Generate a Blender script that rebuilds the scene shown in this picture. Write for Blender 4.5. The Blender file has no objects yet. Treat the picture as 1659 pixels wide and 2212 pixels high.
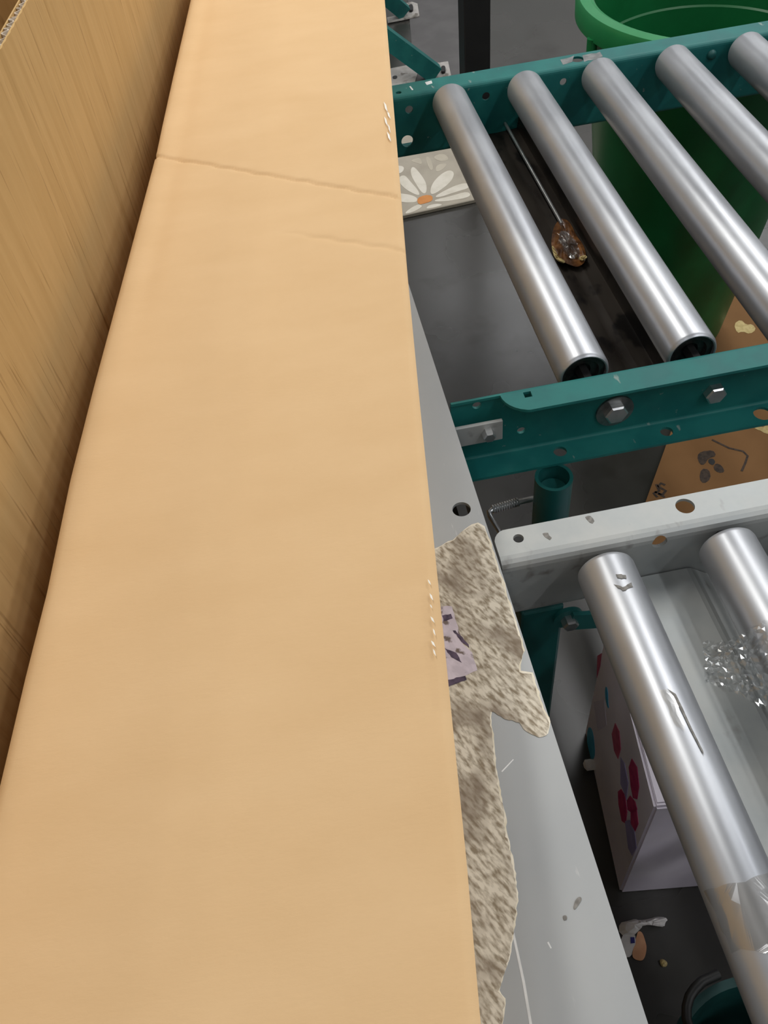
import bpy, bmesh, math, random
from mathutils import Vector, Matrix
random.seed(7)
S = bpy.context.scene
C = S.collection
PI = math.pi

# ------------------------------------------------------------------ camera
F, IW, IH = 1850.0, 1659.0, 2212.0            # focal length in pixels of the 1659x2212 frame
PITCH, ROLL, YAW = math.radians(50.27), math.radians(-8.223), math.radians(-3.484)
CAMZ = 1.30
fwd = Vector((0, math.cos(PITCH), -math.sin(PITCH))); rgt = Vector((1, 0, 0)); upv = Vector((0, math.sin(PITCH), math.cos(PITCH)))
Rz = Matrix.Rotation(YAW, 3, 'Z')
fwd, rgt, upv = Rz @ fwd, Rz @ rgt, Rz @ upv
r2 = math.cos(ROLL) * rgt + math.sin(ROLL) * upv
u2 = -math.sin(ROLL) * rgt + math.cos(ROLL) * upv
camd = bpy.data.cameras.new('camera'); cam = bpy.data.objects.new('camera', camd); C.objects.link(cam)
M = Matrix.Identity(4)
for i in range(3):
    M[i][0], M[i][1], M[i][2] = r2[i], u2[i], -fwd[i]
M[2][3] = CAMZ
cam.matrix_world = M
camd.sensor_fit = 'VERTICAL'; camd.sensor_height = 24.0; camd.sensor_width = 18.0
camd.lens = F / IH * 24.0; camd.clip_start = 0.02
S.camera = cam

def ray(x, y):
    return ((x - IW / 2) / F) * r2 - ((y - IH / 2) / F) * u2 + fwd
def at(x, y, z):                       # photo pixel -> point on the horizontal plane z
    d = ray(x, y); k = (z - CAMZ) / d.z
    return Vector((d.x * k, d.y * k, z))
def aty(x, y, Y):                      # photo pixel -> point on the vertical plane y = Y
    d = ray(x, y); k = Y / d.y
    return Vector((d.x * k, Y, CAMZ + d.z * k))

# ------------------------------------------------------------------ world, lamps, exposure
w = bpy.data.worlds.new('world'); S.world = w; w.use_nodes = True
w.node_tree.nodes['Background'].inputs[0].default_value = (0.9, 0.95, 1.0, 1)
w.node_tree.nodes['Background'].inputs[1].default_value = 0.05
def strip(name, loc, sx, sy, watts, col=(1, 0.95, 0.88)):
    l = bpy.data.lights.new(name, 'AREA'); l.shape = 'RECTANGLE'; l.size = sx; l.size_y = sy; l.energy = watts; l.color = col
    o = bpy.data.objects.new(name, l); C.objects.link(o); o.location = loc
    return o
NEUT = (0.97, 0.98, 1.0)
strip('tube_or_fill_lamp', (-0.45, 1.9, 2.75), 0.14, 1.5, 20, (1, 0.96, 0.88))       # unseen low lamp, placed for the falloff along the long carton
strip('tube_or_fill_lamp', (1.30, 1.9, 2.35), 0.14, 1.5, 13, (1, 0.97, 0.92))  # second low lamp, added on the right to keep the carton gap dark
ROW = {-2.9: 14, -0.9: 14, 1.55: 12, 2.15: 18, 4.2: 44}                        # rows of tubes under the hall ceiling
for lx, watts in ROW.items():
    for ly in (2.6, 7.2):
        strip('tube_or_fill_lamp', (lx, ly, 4.3), 0.16, 2.4, watts, NEUT)
for lx, watts in ((-2.9, 12), (-0.9, 16), (2.15, 40), (4.2, 40)):  # near row, added as fill for faces turned to the camera
    strip('tube_or_fill_lamp', (lx, -1.6, 4.3), 0.16, 2.4, watts, NEUT)
S.view_settings.view_transform = 'Standard'; S.view_settings.look = 'None'
S.view_settings.gamma = 1.0; S.view_settings.use_curve_mapping = False
S.view_settings.exposure = 0.04

# ------------------------------------------------------------------ materials
def lin(r, g, b):
    f = lambda c: (c / 255 / 12.92) if c / 255 <= 0.04045 else ((c / 255 + 0.055) / 1.055) ** 2.4
    return (f(r), f(g), f(b), 1)
def mat(name, c1, c2=None, rough=0.5, metal=0.0, scale=(20, 20, 20), lo=0.4, hi=0.6, detail=4, bump=0.0, bscale=None,
        rough2=None, rot=(0, 0, 0), coat=0.0, extra=None, spec=None):
    m = bpy.data.materials.new(name); m.use_nodes = True
    nt = m.node_tree; b = nt.nodes['Principled BSDF']
    b.inputs['Base Color'].default_value = c1; b.inputs['Roughness'].default_value = rough; b.inputs['Metallic'].default_value = metal
    if spec is not None: b.inputs['Specular IOR Level'].default_value = spec
    if coat: b.inputs['Coat Weight'].default_value = coat; b.inputs['Coat Roughness'].default_value = 0.15
    tc = nt.nodes.new('ShaderNodeTexCoord')
    def noise(sc, det, r=(0, 0, 0)):
        mp = nt.nodes.new('ShaderNodeMapping'); mp.inputs['Scale'].default_value = sc
        mp0 = nt.nodes.new('ShaderNodeMapping'); mp0.inputs['Rotation'].default_value = r
        nt.links.new(tc.outputs['Object'], mp0.inputs[0]); nt.links.new(mp0.outputs[0], mp.inputs[0])
        n = nt.nodes.new('ShaderNodeTexNoise'); n.inputs['Scale'].default_value = 1; n.inputs['Detail'].default_value = det
        nt.links.new(mp.outputs[0], n.inputs['Vector']); return n
    if c2 is not None:
        n = noise(scale, detail, rot)
        cr = nt.nodes.new('ShaderNodeValToRGB'); cr.color_ramp.elements[0].position = lo; cr.color_ramp.elements[1].position = hi
        cr.color_ramp.elements[0].color = c1; cr.color_ramp.elements[1].color = c2
        nt.links.new(n.outputs['Fac'], cr.inputs[0]); out = cr.outputs[0]
        if extra:
            c3, sc3, l3, h3 = extra
            n3 = noise(sc3, 3, rot)
            mr = nt.nodes.new('ShaderNodeMapRange'); mr.inputs['From Min'].default_value = l3; mr.inputs['From Max'].default_value = h3
            nt.links.new(n3.outputs['Fac'], mr.inputs['Value'])
            mx = nt.nodes.new('ShaderNodeMix'); mx.data_type = 'RGBA'
            nt.links.new(mr.outputs[0], mx.inputs[0]); nt.links.new(out, mx.inputs[6]); mx.inputs[7].default_value = c3
            out = mx.outputs[2]
        nt.links.new(out, b.inputs['Base Color'])
        if rough2 is not None:
            mr = nt.nodes.new('ShaderNodeMapRange'); mr.inputs['From Min'].default_value = 0.3; mr.inputs['From Max'].default_value = 0.7
            mr.inputs['To Min'].default_value = rough; mr.inputs['To Max'].default_value = rough2
            nt.links.new(n.outputs['Fac'], mr.inputs['Value']); nt.links.new(mr.outputs[0], b.inputs['Roughness'])
    if bump:
        n2 = noise(bscale or scale, 3, rot)
        bp = nt.nodes.new('ShaderNodeBump'); bp.inputs['Strength'].default_value = bump; bp.inputs['Distance'].default_value = 0.002
        nt.links.new(n2.outputs['Fac'], bp.inputs['Height']); nt.links.new(bp.outputs[0], b.inputs['Normal'])
    return m
def film(name, col=(1, 1, 1, 1), fac=0.2, rough=0.06):
    m = bpy.data.materials.new(name); m.use_nodes = True; nt = m.node_tree; nt.nodes.clear()
    t = nt.nodes.new('ShaderNodeBsdfTransparent'); t.inputs[0].default_value = col
    g = nt.nodes.new('ShaderNodeBsdfGlossy'); g.inputs['Roughness'].default_value = rough
    mx = nt.nodes.new('ShaderNodeMixShader'); mx.inputs[0].default_value = fac; o = nt.nodes.new('ShaderNodeOutputMaterial')
    nt.links.new(t.outputs[0], mx.inputs[1]); nt.links.new(g.outputs[0], mx.inputs[2]); nt.links.new(mx.outputs[0], o.inputs[0])
    return m

KRAFT = mat('kraft_board', lin(216, 180, 133), lin(222, 187, 141), rough=0.7, scale=(12, 26, 12), lo=0.25, hi=0.75, bump=0.08, bscale=(160, 420, 160), spec=0.3)
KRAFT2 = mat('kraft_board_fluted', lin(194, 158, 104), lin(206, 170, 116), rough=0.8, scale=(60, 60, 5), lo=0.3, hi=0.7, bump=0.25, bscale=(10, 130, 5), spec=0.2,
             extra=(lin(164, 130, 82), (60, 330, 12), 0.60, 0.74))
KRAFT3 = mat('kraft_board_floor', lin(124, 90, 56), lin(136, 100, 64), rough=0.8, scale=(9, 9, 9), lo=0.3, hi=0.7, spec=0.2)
FLUTE = mat('flute_paper', lin(205, 190, 170), lin(225, 212, 195), rough=0.9, scale=(60, 60, 60))
TEAL = mat('teal_paint', lin(20, 98, 96), lin(28, 108, 104), rough=0.5, scale=(25, 25, 25), rough2=0.6, spec=0.35, bump=0.05, bscale=(120, 120, 120),
           extra=(lin(120, 140, 135), (110, 40, 110), 0.70, 0.76))
TEALD = mat('teal_paint_dull', lin(16, 82, 80), lin(22, 90, 88), rough=0.45, scale=(25, 25, 25))
TUBM = mat('dark_green_plastic', lin(10, 56, 54), lin(14, 62, 60), rough=0.5, scale=(25, 25, 25))
ROLL_ = mat('roller_steel', lin(168, 171, 177), lin(182, 185, 190), rough=0.34, metal=0.75, scale=(30, 12, 30), lo=0.3, hi=0.7, rough2=0.42, bump=0.02, bscale=(60, 6, 60))
GALV = mat('galvanised_sheet', lin(160, 164, 164), lin(176, 178, 176), rough=0.48, metal=0.5, scale=(28, 28, 28), lo=0.35, hi=0.65, rough2=0.6, bump=0.03, bscale=(40, 40, 40),
           extra=(lin(124, 122, 117), (60, 30, 60), 0.60, 0.76))
GALVT = mat('galvanised_top', lin(160, 164, 167), lin(174, 177, 178), rough=0.5, metal=0.45, scale=(9, 6, 9), lo=0.3, hi=0.7, rough2=0.55, bump=0.02, bscale=(60, 60, 60),
            extra=(lin(196, 198, 197), (220, 30, 40), 0.72, 0.80))
DULLST = mat('dull_steel', lin(120, 122, 122), lin(145, 146, 145), rough=0.4, metal=0.9, scale=(80, 80, 80))
BEAR = mat('bearing_dark', lin(60, 58, 56), lin(84, 82, 80), rough=0.35, metal=0.8, scale=(90, 90, 90))
BOLT = mat('bolt_zinc', lin(196, 198, 200), lin(214, 215, 215), rough=0.28, metal=0.9, scale=(80, 80, 80))
BLACK = mat('black_plastic', lin(22, 22, 22), lin(28, 28, 28), rough=0.45, scale=(50, 50, 50))
BLACKP = mat('black_paint', lin(10, 10, 11), lin(16, 16, 17), rough=0.5, scale=(20, 20, 20))
BROWNBAR = mat('brown_bar', lin(46, 41, 37), lin(60, 54, 48), rough=0.22, metal=0.5, scale=(30, 8, 30), rough2=0.45,
               extra=(lin(18, 15, 14), (36, 18, 36), 0.58, 0.66))
BIN = mat('green_plastic', lin(8, 92, 46), lin(12, 100, 52), rough=0.42, scale=(12, 12, 12), bump=0.03, bscale=(200, 200, 200))
BINR = mat('green_plastic_rim', lin(16, 118, 64), lin(22, 126, 70), rough=0.38, scale=(12, 12, 12))
FLOOR = mat('concrete_floor', lin(52, 51, 48), lin(62, 60, 57), rough=0.20, scale=(3, 3, 3), lo=0.3, hi=0.7, rough2=0.32, bump=0.03, bscale=(12, 12, 12), spec=0.6,
            extra=(lin(46, 43, 39), (7, 7, 7), 0.55, 0.7))
WALLM = mat('grey_wall_paint', lin(204, 204, 202), lin(210, 210, 208), rough=0.8, scale=(2, 2, 2))
PALEFLOOR = mat('pale_grey_floor', lin(84, 82, 82), lin(92, 90, 90), rough=0.6, scale=(10, 10, 10))
RESID = mat('torn_label_residue', lin(218, 211, 195), lin(142, 130, 110), rough=0.85, scale=(130, 360, 130), lo=0.42, hi=0.64, rot=(0, 0, math.radians(62)), detail=8, rough2=0.9,
            extra=(lin(122, 108, 92), (26, 40, 26), 0.48, 0.72))
RESW = mat('torn_label_edge', lin(236, 230, 214), lin(220, 212, 190), rough=0.85, scale=(90, 90, 90))
LILAC = mat('lilac_label', lin(206, 196, 206), lin(190, 180, 190), rough=0.8, scale=(90, 160, 90), rot=(0, 0, 1.0), extra=(lin(110, 96, 90), (120, 120, 120), 0.60, 0.68))
INK = mat('dark_ink', lin(48, 38, 32), lin(70, 56, 46), rough=0.8, scale=(160, 160, 160))
INK2 = mat('violet_ink', lin(60, 48, 66), lin(90, 76, 96), rough=0.8, scale=(160, 160, 160))
SCRATCH = mat('scratch_bright', lin(236, 238, 238), lin(222, 224, 224), rough=0.4, metal=0.3, scale=(90, 90, 90))
GLINT = mat('tape_painted_glint', lin(244, 240, 230), lin(250, 246, 238), rough=0.25, scale=(90, 90, 90))
SPECK = mat('dirt_speck', lin(112, 110, 106), lin(136, 134, 130), rough=0.8, scale=(300, 300, 300))
WBOX = mat('white_coated_board', lin(214, 206, 222), lin(224, 217, 230), rough=0.42, scale=(8, 8, 8))
PINK = mat('magenta_print', lin(168, 26, 96), lin(190, 60, 110), rough=0.4, scale=(90, 90, 90))
PINK2 = mat('rose_print', lin(190, 84, 116), lin(170, 60, 100), rough=0.4, scale=(90, 90, 90))
LAV = mat('lavender_print', lin(150, 140, 190), lin(162, 152, 200), rough=0.4, scale=(40, 40, 40))
BLUE = mat('blue_print', lin(40, 150, 196), lin(60, 166, 206), rough=0.4, scale=(60, 60, 60))
NAVY = mat('navy_print', lin(30, 30, 110), lin(40, 40, 126), rough=0.5, scale=(60, 60, 60))
PAPER = mat('white_paper', lin(228, 224, 222), lin(214, 210, 208), rough=0.8, scale=(60, 60, 60))
PEACH = mat('peach_paper', lin(222, 168, 130), lin(212, 156, 118), rough=0.8, scale=(60, 60, 60))
TANCH = mat('tan_chip', lin(204, 184, 130), lin(186, 164, 110), rough=0.8, scale=(120, 120, 120))
TAUPE = mat('taupe_print', lin(160, 152, 138), lin(170, 162, 148), rough=0.6, scale=(12, 12, 12))
PETAL = mat('petal_print', lin(206, 200, 186), lin(216, 210, 198), rough=0.6, scale=(30, 30, 30))
PETAL2 = mat('pale_petal_print', lin(178, 170, 154), lin(186, 178, 162), rough=0.6, scale=(30, 30, 30))
ORANGE = mat('orange_print', lin(206, 138, 74), lin(198, 128, 66), rough=0.6, scale=(30, 30, 30))
WPLATE = mat('white_painted_plate', lin(176, 172, 168), lin(160, 156, 150), rough=0.6, scale=(40, 40, 40), extra=(lin(110, 104, 96), (30, 30, 30), 0.6, 0.7))
AMBER = mat('amber_tape', lin(74, 46, 26), lin(128, 84, 46), rough=0.25, scale=(60, 60, 60))
FILM = film('clear_film', (0.97, 0.98, 0.98, 1), 0.20, 0.09)
TAPE = film('clear_tape', (1.0, 0.995, 0.985, 1), 0.03, 0.25)
TAPEB = film('clear_tape_warm', (0.93, 0.91, 0.88, 1), 0.22, 0.15)
TAPEW = film('tape_glint', (0.97, 0.96, 0.93, 1), 0.55, 0.30)

# ------------------------------------------------------------------ helpers
def tag(o, label=None, cat=None, group=None, kind=None):
    if label: o['label'] = label
    if cat: o['category'] = cat
    if group: o['group'] = group
    if kind: o['kind'] = kind
    return o
def root_loc(p):
    v = Vector((0, 0, 0))
    while p: v += p.location; p = p.parent
    return v
def thing(name, label, cat, loc, group=None):
    o = bpy.data.objects.new(name, None); C.objects.link(o); o.location = loc; o.empty_display_size = 0.05
    return tag(o, label, cat, group)
def link(name, me, m, parent, smooth=None):
    o = bpy.data.objects.new(name, me); C.objects.link(o)
    if m is not None:
        me.materials.clear(); me.materials.append(m)
    if smooth is not None:
        bmx = bmesh.new(); bmx.from_mesh(me)
        for f in bmx.faces: f.smooth = True
        for e in bmx.edges: e.smooth = not (len(e.link_faces) == 2 and e.calc_face_angle(0) > math.radians(smooth))
        bmx.to_mesh(me); bmx.free()
    if parent: o.parent = parent
    return o
def obj(name, bm, m, parent=None, smooth=None):      # bm holds world coordinates
    if parent: off = root_loc(parent)
    else:
        xs = [v.co for v in bm.verts]
        off = Vector(((min(c.x for c in xs) + max(c.x for c in xs)) / 2, (min(c.y for c in xs) + max(c.y for c in xs)) / 2, min(c.z for c in xs)))
    bmesh.ops.translate(bm, verts=bm.verts, vec=-off)
    bmesh.ops.recalc_face_normals(bm, faces=bm.faces)
    me = bpy.data.meshes.new(name); bm.to_mesh(me); bm.free()
    o = link(name, me, m, parent, smooth)
    if not parent: o.location = off
    return o
def B(): return bmesh.new()
def box(bm, x0, x1, y0, y1, z0, z1, bev=0.0):
    vs = [bm.verts.new((x, y, z)) for z in (z0, z1) for y in (y0, y1) for x in (x0, x1)]
    fs = [bm.faces.new([vs[i] for i in q]) for q in ((0, 2, 3, 1), (4, 5, 7, 6), (0, 1, 5, 4), (2, 6, 7, 3), (0, 4, 6, 2), (1, 3, 7, 5))]
    if bev:
        es = list({e for f in fs for e in f.edges})
        bmesh.ops.bevel(bm, geom=es, offset=bev, segments=2, affect='EDGES', profile=0.5)
    return bm
def prism(bm, poly, z0, z1):           # poly of (x, y)
    a = [bm.verts.new((p[0], p[1], z0)) for p in poly]; b = [bm.verts.new((p[0], p[1], z1)) for p in poly]
    n = len(poly)
    bm.faces.new(a[::-1]); bm.faces.new(b)
    for i in range(n): bm.faces.new((a[i], a[(i + 1) % n], b[(i + 1) % n], b[i]))
    return bm
def tube(bm, pts, r, seg=12, cap=True):
    pts = [Vector(p) for p in pts]; rings = []
    rr = r if isinstance(r, (list, tuple)) else [r] * len(pts)
    ref = None
    for i, p in enumerate(pts):
        t = (pts[min(i + 1, len(pts) - 1)] - pts[max(i - 1, 0)]).normalized()
        if ref is None: ref = Vector((0, 0, 1)) if abs(t.z) < 0.9 else Vector((1, 0, 0))
        u = (ref - t * ref.dot(t)).normalized(); ref = u; v = t.cross(u)
        rings.append([bm.verts.new(p + rr[i] * (math.cos(2 * PI * k / seg) * u + math.sin(2 * PI * k / seg) * v)) for k in range(seg)])
    for a, b in zip(rings, rings[1:]):
        for k in range(seg): bm.faces.new((a[k], a[(k + 1) % seg], b[(k + 1) % seg], b[k]))
    if cap: bm.faces.new(rings[0][::-1]); bm.faces.new(rings[-1])
    return bm
def lathe(bm, prof, cx, cy, seg=64, axis='Z', closed=False):     # prof: (r, h)
    rings = []
    for r, h in prof:
        ring = []
        for k in range(seg):
            a = 2 * PI * k / seg
            if axis == 'Z': co = (cx + r * math.cos(a), cy + r * math.sin(a), h)
            else: co = (cx + r * math.cos(a), h, cy + r * math.sin(a))       # axis Y, cx = x, cy = z
            ring.append(bm.verts.new(co))
        rings.append(ring)
    prs = list(zip(rings, rings[1:])) + ([(rings[-1], rings[0])] if closed else [])
    for a, b in prs:
        for k in range(seg): bm.faces.new((a[k], a[(k + 1) % seg], b[(k + 1) % seg], b[k]))
    if not closed:
        if prof[0][0] > 1e-6: bm.faces.new(rings[0])
        if prof[-1][0] > 1e-6: bm.faces.new(rings[-1])
    return bm
def cut(o, bm_list):
    for cb in bm_list:
        bmesh.ops.recalc_face_normals(cb, faces=cb.faces)
        me = bpy.data.meshes.new('cutter'); off = root_loc(o)
        bmesh.ops.translate(cb, verts=cb.verts, vec=-off); cb.to_mesh(me); cb.free()
        c = bpy.data.objects.new('cutter', me); C.objects.link(c); c.location = off
        md = o.modifiers.new('cut', 'BOOLEAN'); md.operation = 'DIFFERENCE'; md.object = c; md.solver = 'EXACT'
    bpy.context.view_layer.update()
    dg = bpy.context.evaluated_depsgraph_get()
    me2 = bpy.data.meshes.new_from_object(o.evaluated_get(dg))
    cs = [m.object for m in o.modifiers]; o.modifiers.clear(); o.data = me2
    for c in cs: bpy.data.objects.remove(c)
def cylz(x, y, r, z0, z1, seg=20):
    bm = B(); lathe(bm, [(r, z0), (r, z1)], x, y, seg); return bm
def cyly(x, z, r, y0, y1, seg=20):
    bm = B(); lathe(bm, [(r, y0), (r, y1)], x, z, seg, 'Y'); return bm
def chaikin(p, n=2):
    for _ in range(n):
        q = []
        for i in range(len(p)):
            a, b = p[i], p[(i + 1) % len(p)]
            q += [(a[0] * .75 + b[0] * .25, a[1] * .75 + b[1] * .25), (a[0] * .25 + b[0] * .75, a[1] * .25 + b[1] * .75)]
        p = q
    return p
def tear(p, amp, step, closed=True):
    q = []
    for i in range(len(p) if closed else len(p) - 1):
        a, b = p[i], p[(i + 1) % len(p)]; L = math.dist(a, b); n = max(1, int(L / step))
        for k in range(n):
            t = k / n; j = amp if k else 0
            q.append((a[0] + (b[0] - a[0]) * t + random.uniform(-j, j), a[1] + (b[1] - a[1]) * t + random.uniform(-j, j)))
    return q
def patch(name, px, z, th, m, parent=None, wob=None):          # outline given in photo pixels, lying on plane z
    poly = [at(x, y, z) for x, y in px]
    bm = B(); prism(bm, [(p.x, p.y) for p in poly], z, z + th)
    return obj(name, bm, m, parent)

# channel profile (C section), web on the inner side, flanges pointing outward (sg = -1: towards -y)
def channel(bm, x0, x1, yw, sg, zt, h, fl, t=0.003, r=0.006):
    zb = zt - h
    def arc(cy, cz, rad, a0, a1, n=4):
        return [(cy + rad * math.cos(a0 + (a1 - a0) * i / n), cz + rad * math.sin(a0 + (a1 - a0) * i / n)) for i in range(n + 1)]
    ri = r - t
    P = [(fl, zt)] + arc(r, zt - r, r, PI / 2, PI) + arc(r, zb + r, r, PI, 1.5 * PI) + [(fl, zb), (fl, zb + t)]
    P += arc(r, zb + r, ri, 1.5 * PI, PI) + arc(r, zt - r, ri, PI, PI / 2) + [(fl, zt - t)]
    a = [bm.verts.new((x0, yw + sg * p[0], p[1])) for p in P]; b = [bm.verts.new((x1, yw + sg * p[0], p[1])) for p in P]
    n = len(P)
    bm.faces.new(a); bm.faces.new(b[::-1])
    for i in range(n): bm.faces.new((a[i], a[(i + 1) % n], b[(i + 1) % n], b[i]))
    return bm

# roller meshes (along Y, centred on the axis)
def roller_mesh(r, L, nm):
    bm = B(); t = 0.0018
    lathe(bm, [(r - .0034, .0), (r - .0022, -.0004), (r - .0008, .0010), (r, .0038), (r, L - .0038), (r - .0008, L - .0010), (r - .0022, L + .0004), (r - .0034, L)], 0, 0, 48, 'Y', closed=True)
    bmesh.ops.recalc_face_normals(bm, faces=bm.faces)
    me = bpy.data.meshes.new(nm); bm.to_mesh(me); bm.free(); return me
def bearing_mesh(r, sg):
    bm = B()
    lathe(bm, [(r - .0036, 0), (r - .0036, sg * .007), (r * .62, sg * .0072), (r * .58, sg * .0035), (r * .34, sg * .0035), (r * .34, sg * -.001), (.001, sg * -.001)][::-1], 0, 0, 32, 'Y')
    bmesh.ops.recalc_face_normals(bm, faces=bm.faces)
    me = bpy.data.meshes.new('bearing'); bm.to_mesh(me); bm.free(); return me
def axle_mesh(L, ex):
    bm = B(); lathe(bm, [(.0065, -ex), (.0065, L + ex)], 0, 0, 6, 'Y')
    bmesh.ops.recalc_face_normals(bm, faces=bm.faces)
    me = bpy.data.meshes.new('axle'); bm.to_mesh(me); bm.free(); return me
def rollers(parent, xs, y0, L, z, r, m):
    rm, b0, b1, am = roller_mesh(r, L, 'roller'), bearing_mesh(r, -1), bearing_mesh(r, 1), axle_mesh(L, .010)
    out = []
    for i, x in enumerate(xs):
        o = link('roller', rm, m, parent, 40 if i == 0 else None); o.location = Vector((x, y0, z)) - parent.location
        link('bearing', b0, BEAR, o).location.y = .0105; link('bearing', b1, BEAR, o).location.y = L - .0105; a = link('axle', am, BLACK, o); out.append(o)
    return out
def bolt(parent, x, y, z, sg, r=0.009, washer=0.0):            # hex bolt, axis along Y, head towards sg
    pp = parent
    bm = B(); lathe(bm, [(r, y), (r, y + sg * .007), (r * .85, y + sg * .0085)], x, z, 6, 'Y')
    b = obj('bolt', bm, BOLT, parent)
    if washer:
        bm = B(); lathe(bm, [(washer, y - sg * .0), (washer, y + sg * .0022), (r * .8, y + sg * .0023)], x, z, 28, 'Y')
        obj('washer', bm, DULLST, b, 30)
    return b

RT = 0.76            # height of the rail tops and of the steel table top

# ------------------------------------------------------------------ floor
bm = B(); box(bm, -4, 5, -3, 9, -0.05, 0.0)
fl = obj('floor', bm, FLOOR); tag(fl, kind='structure', label='dark grey worn concrete warehouse floor')
for nm, b_ in (('wall_left', (-4.1, -4, -3, 9, 0, 4.6)), ('wall_right', (5, 5.1, -3, 9, 0, 4.6)), ('wall_far', (-4.1, 5.1, 9, 9.1, 0, 4.6)), ('wall_near', (-4.1, 5.1, -3.1, -3, 0, 4.6)), ('ceiling', (-4.1, 5.1, -3.1, 9.1, 4.6, 4.7))):
    bm = B(); box(bm, *b_); tag(obj(nm, bm, WALLM), kind='structure', label='plain grey painted warehouse ' + ('ceiling' if nm == 'ceiling' else 'wall'))

# ------------------------------------------------------------------ steel table (left) with torn labels
tb = thing('steel_bench', 'narrow galvanised sheet steel bench with torn label residue under the long carton', 'bench', (0.01, 0.7, 0))
bm = B(); prism(bm, [(-0.08, -0.35), (0.105, -0.35), (0.105, 1.75), (-0.08, 1.75)], RT - .003, RT)
top = obj('bench_top', bm, GALVT, tb)
hp = at(997, 1100, RT)
cut(top, [cylz(hp.x, hp.y, .0075, RT - .02, RT + .02, 28)])
bm = B(); box(bm, 0.102, 0.105, -0.35, 1.75, RT - .05, RT - .003); obj('edge_flange', bm, GALVT, tb)
bm = B(); box(bm, -0.03, 0.095, hp.y - .06, hp.y + .06, RT - .06, RT - .057); obj('under_plate', bm, DULLST, tb)
for lx in (-0.05, 0.06):
    for ly in (-0.30, 1.68):
        bm = B(); box(bm, lx - .02, lx + .02, ly - .02, ly + .02, 0, RT - .003); obj('leg', bm, DULLST, tb)
P_res = [(925, 1195), (950, 1182), (975, 1170), (988, 1158), (1000, 1147), (1016, 1136), (1030, 1132), (1044, 1140), (1057, 1172), (1073, 1225), (1090, 1275), (1105, 1325),
         (1118, 1365), (1131, 1408), (1124, 1430), (1122, 1452), (1148, 1456), (1158, 1490), (1170, 1525), (1186, 1562), (1181, 1588), (1164, 1593),
         (1146, 1585), (1130, 1574), (1122, 1561), (1100, 1556), (1082, 1547), (1060, 1537), (1058, 1552), (1064, 1600), (1068, 1650), (1076, 1700),
         (1089, 1760), (1092, 1800), (1108, 1870), (1116, 1940), (1112, 1985), (1106, 2030), (1098, 2075), (1083, 2120), (1076, 2142), (1089, 2160),
         (1087, 2190), (1080, 2230), (1078, 2300), (900, 2300), (870, 1900), (870, 1500)]
patch('torn_label', [(x + 3, y - 3) for x, y in tear(P_res[:-4], 2.0, 9, False) + P_res[-4:]], RT, .0002, RESW, tb)['label'] = 'white torn paper edge'
patch('torn_label', tear(P_res[:-4], 2.2, 7, False) + P_res[-4:], RT + .0002, .0002, RESID, tb)['label'] = 'scuffed brown and cream label residue'
lil = patch('torn_label', tear([(925, 1318), (958, 1310), (976, 1310), (986, 1345), (1000, 1392), (1020, 1410), (1031, 1448), (1000, 1462), (968, 1474), (925, 1480)], 1.5, 9), RT + .0004, .0002, LILAC, tb)
lil['label'] = 'torn lilac label scrap'
for pl in ([(955, 1330), (974, 1326), (978, 1336), (958, 1342)], [(978, 1362), (984, 1362), (1012, 1392), (1014, 1400), (996, 1386)], [(960, 1470), (1005, 1460), (1008, 1468), (968, 1484), (950, 1488)],
           [(960, 1400), (985, 1410), (998, 1432), (975, 1420)]):
    patch('ink_mark', tear(pl, 1, 6), RT + .0006, .0001, INK2, tb)
for pl in ([(1238, 1962), (1242, 1945), (1252, 1936), (1258, 1942), (1250, 1955), (1242, 1966)], [(1215, 1978), (1224, 1977), (1226, 1986), (1218, 1990)]):
    patch('dirt_speck', chaikin(pl), RT, .0004, SPECK, tb)
patch('scratch', [(1106, 2015), (1111, 2015), (1134, 2120), (1150, 2215), (1144, 2215), (1128, 2120)], RT, .0001, SCRATCH, tb)
patch('scratch', [(1182, 2036), (1185, 2034), (1192, 2048), (1189, 2049)], RT, .0001, SCRATCH, tb)
patch('scratch', [(1108, 1640), (1110, 1641), (1085, 1668), (1083, 1666)], RT, .0001, SCRATCH, tb)

# ------------------------------------------------------------------ long carton
ZB = 0.91
def interp(tab, y):
    for (y0, x0), (y1, x1) in zip(tab, tab[1:]):
        if y <= y1 or (y1, x1) == tab[-1]: return x0 + (x1 - x0) * (y - y0) / (y1 - y0)
LT = [(p.y, p.x) for p in (at(x, y, ZB) for x, y in ((0, 1700), (47, 1500), (95, 1310), (147, 1060), (200, 850), (270, 590), (338, 335), (372, 180), (413, 0)))]
RTb = [(p.y, p.x) for p in (at(x, y, ZB) for x, y in ((1030, 2212), (995, 1800), (965, 1500), (945, 1300), (925, 1100), (900, 850), (873, 560), (850, 270), (828, 0)))]
c1a, c1b = at(338, 335, ZB), at(850, 424, ZB)
c2a, c2b = at(480, 480, ZB), at(870, 540, ZB)
c3a, c3b = at(300, 1715, ZB), at(800, 1755, ZB)
def seg_d(p, a, b):
    ab = b - a; t = (p - a).dot(ab) / ab.length_squared
    n = Vector((-ab.y, ab.x, 0)).normalized()
    return (p - a).dot(n), t
lc = thing('long_carton', 'long narrow brown cardboard carton with a slanted crease, lying on the steel bench', 'carton', (0.0, 0.55, RT))
bm = B(); NX = 80; YS = [-0.22 + .006 * k for k in range(125)] + [.53 + .0008 * k for k in range(440)] + [.882 + .006 * k for k in range(130)]; NY = len(YS) - 1
G = []
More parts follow.
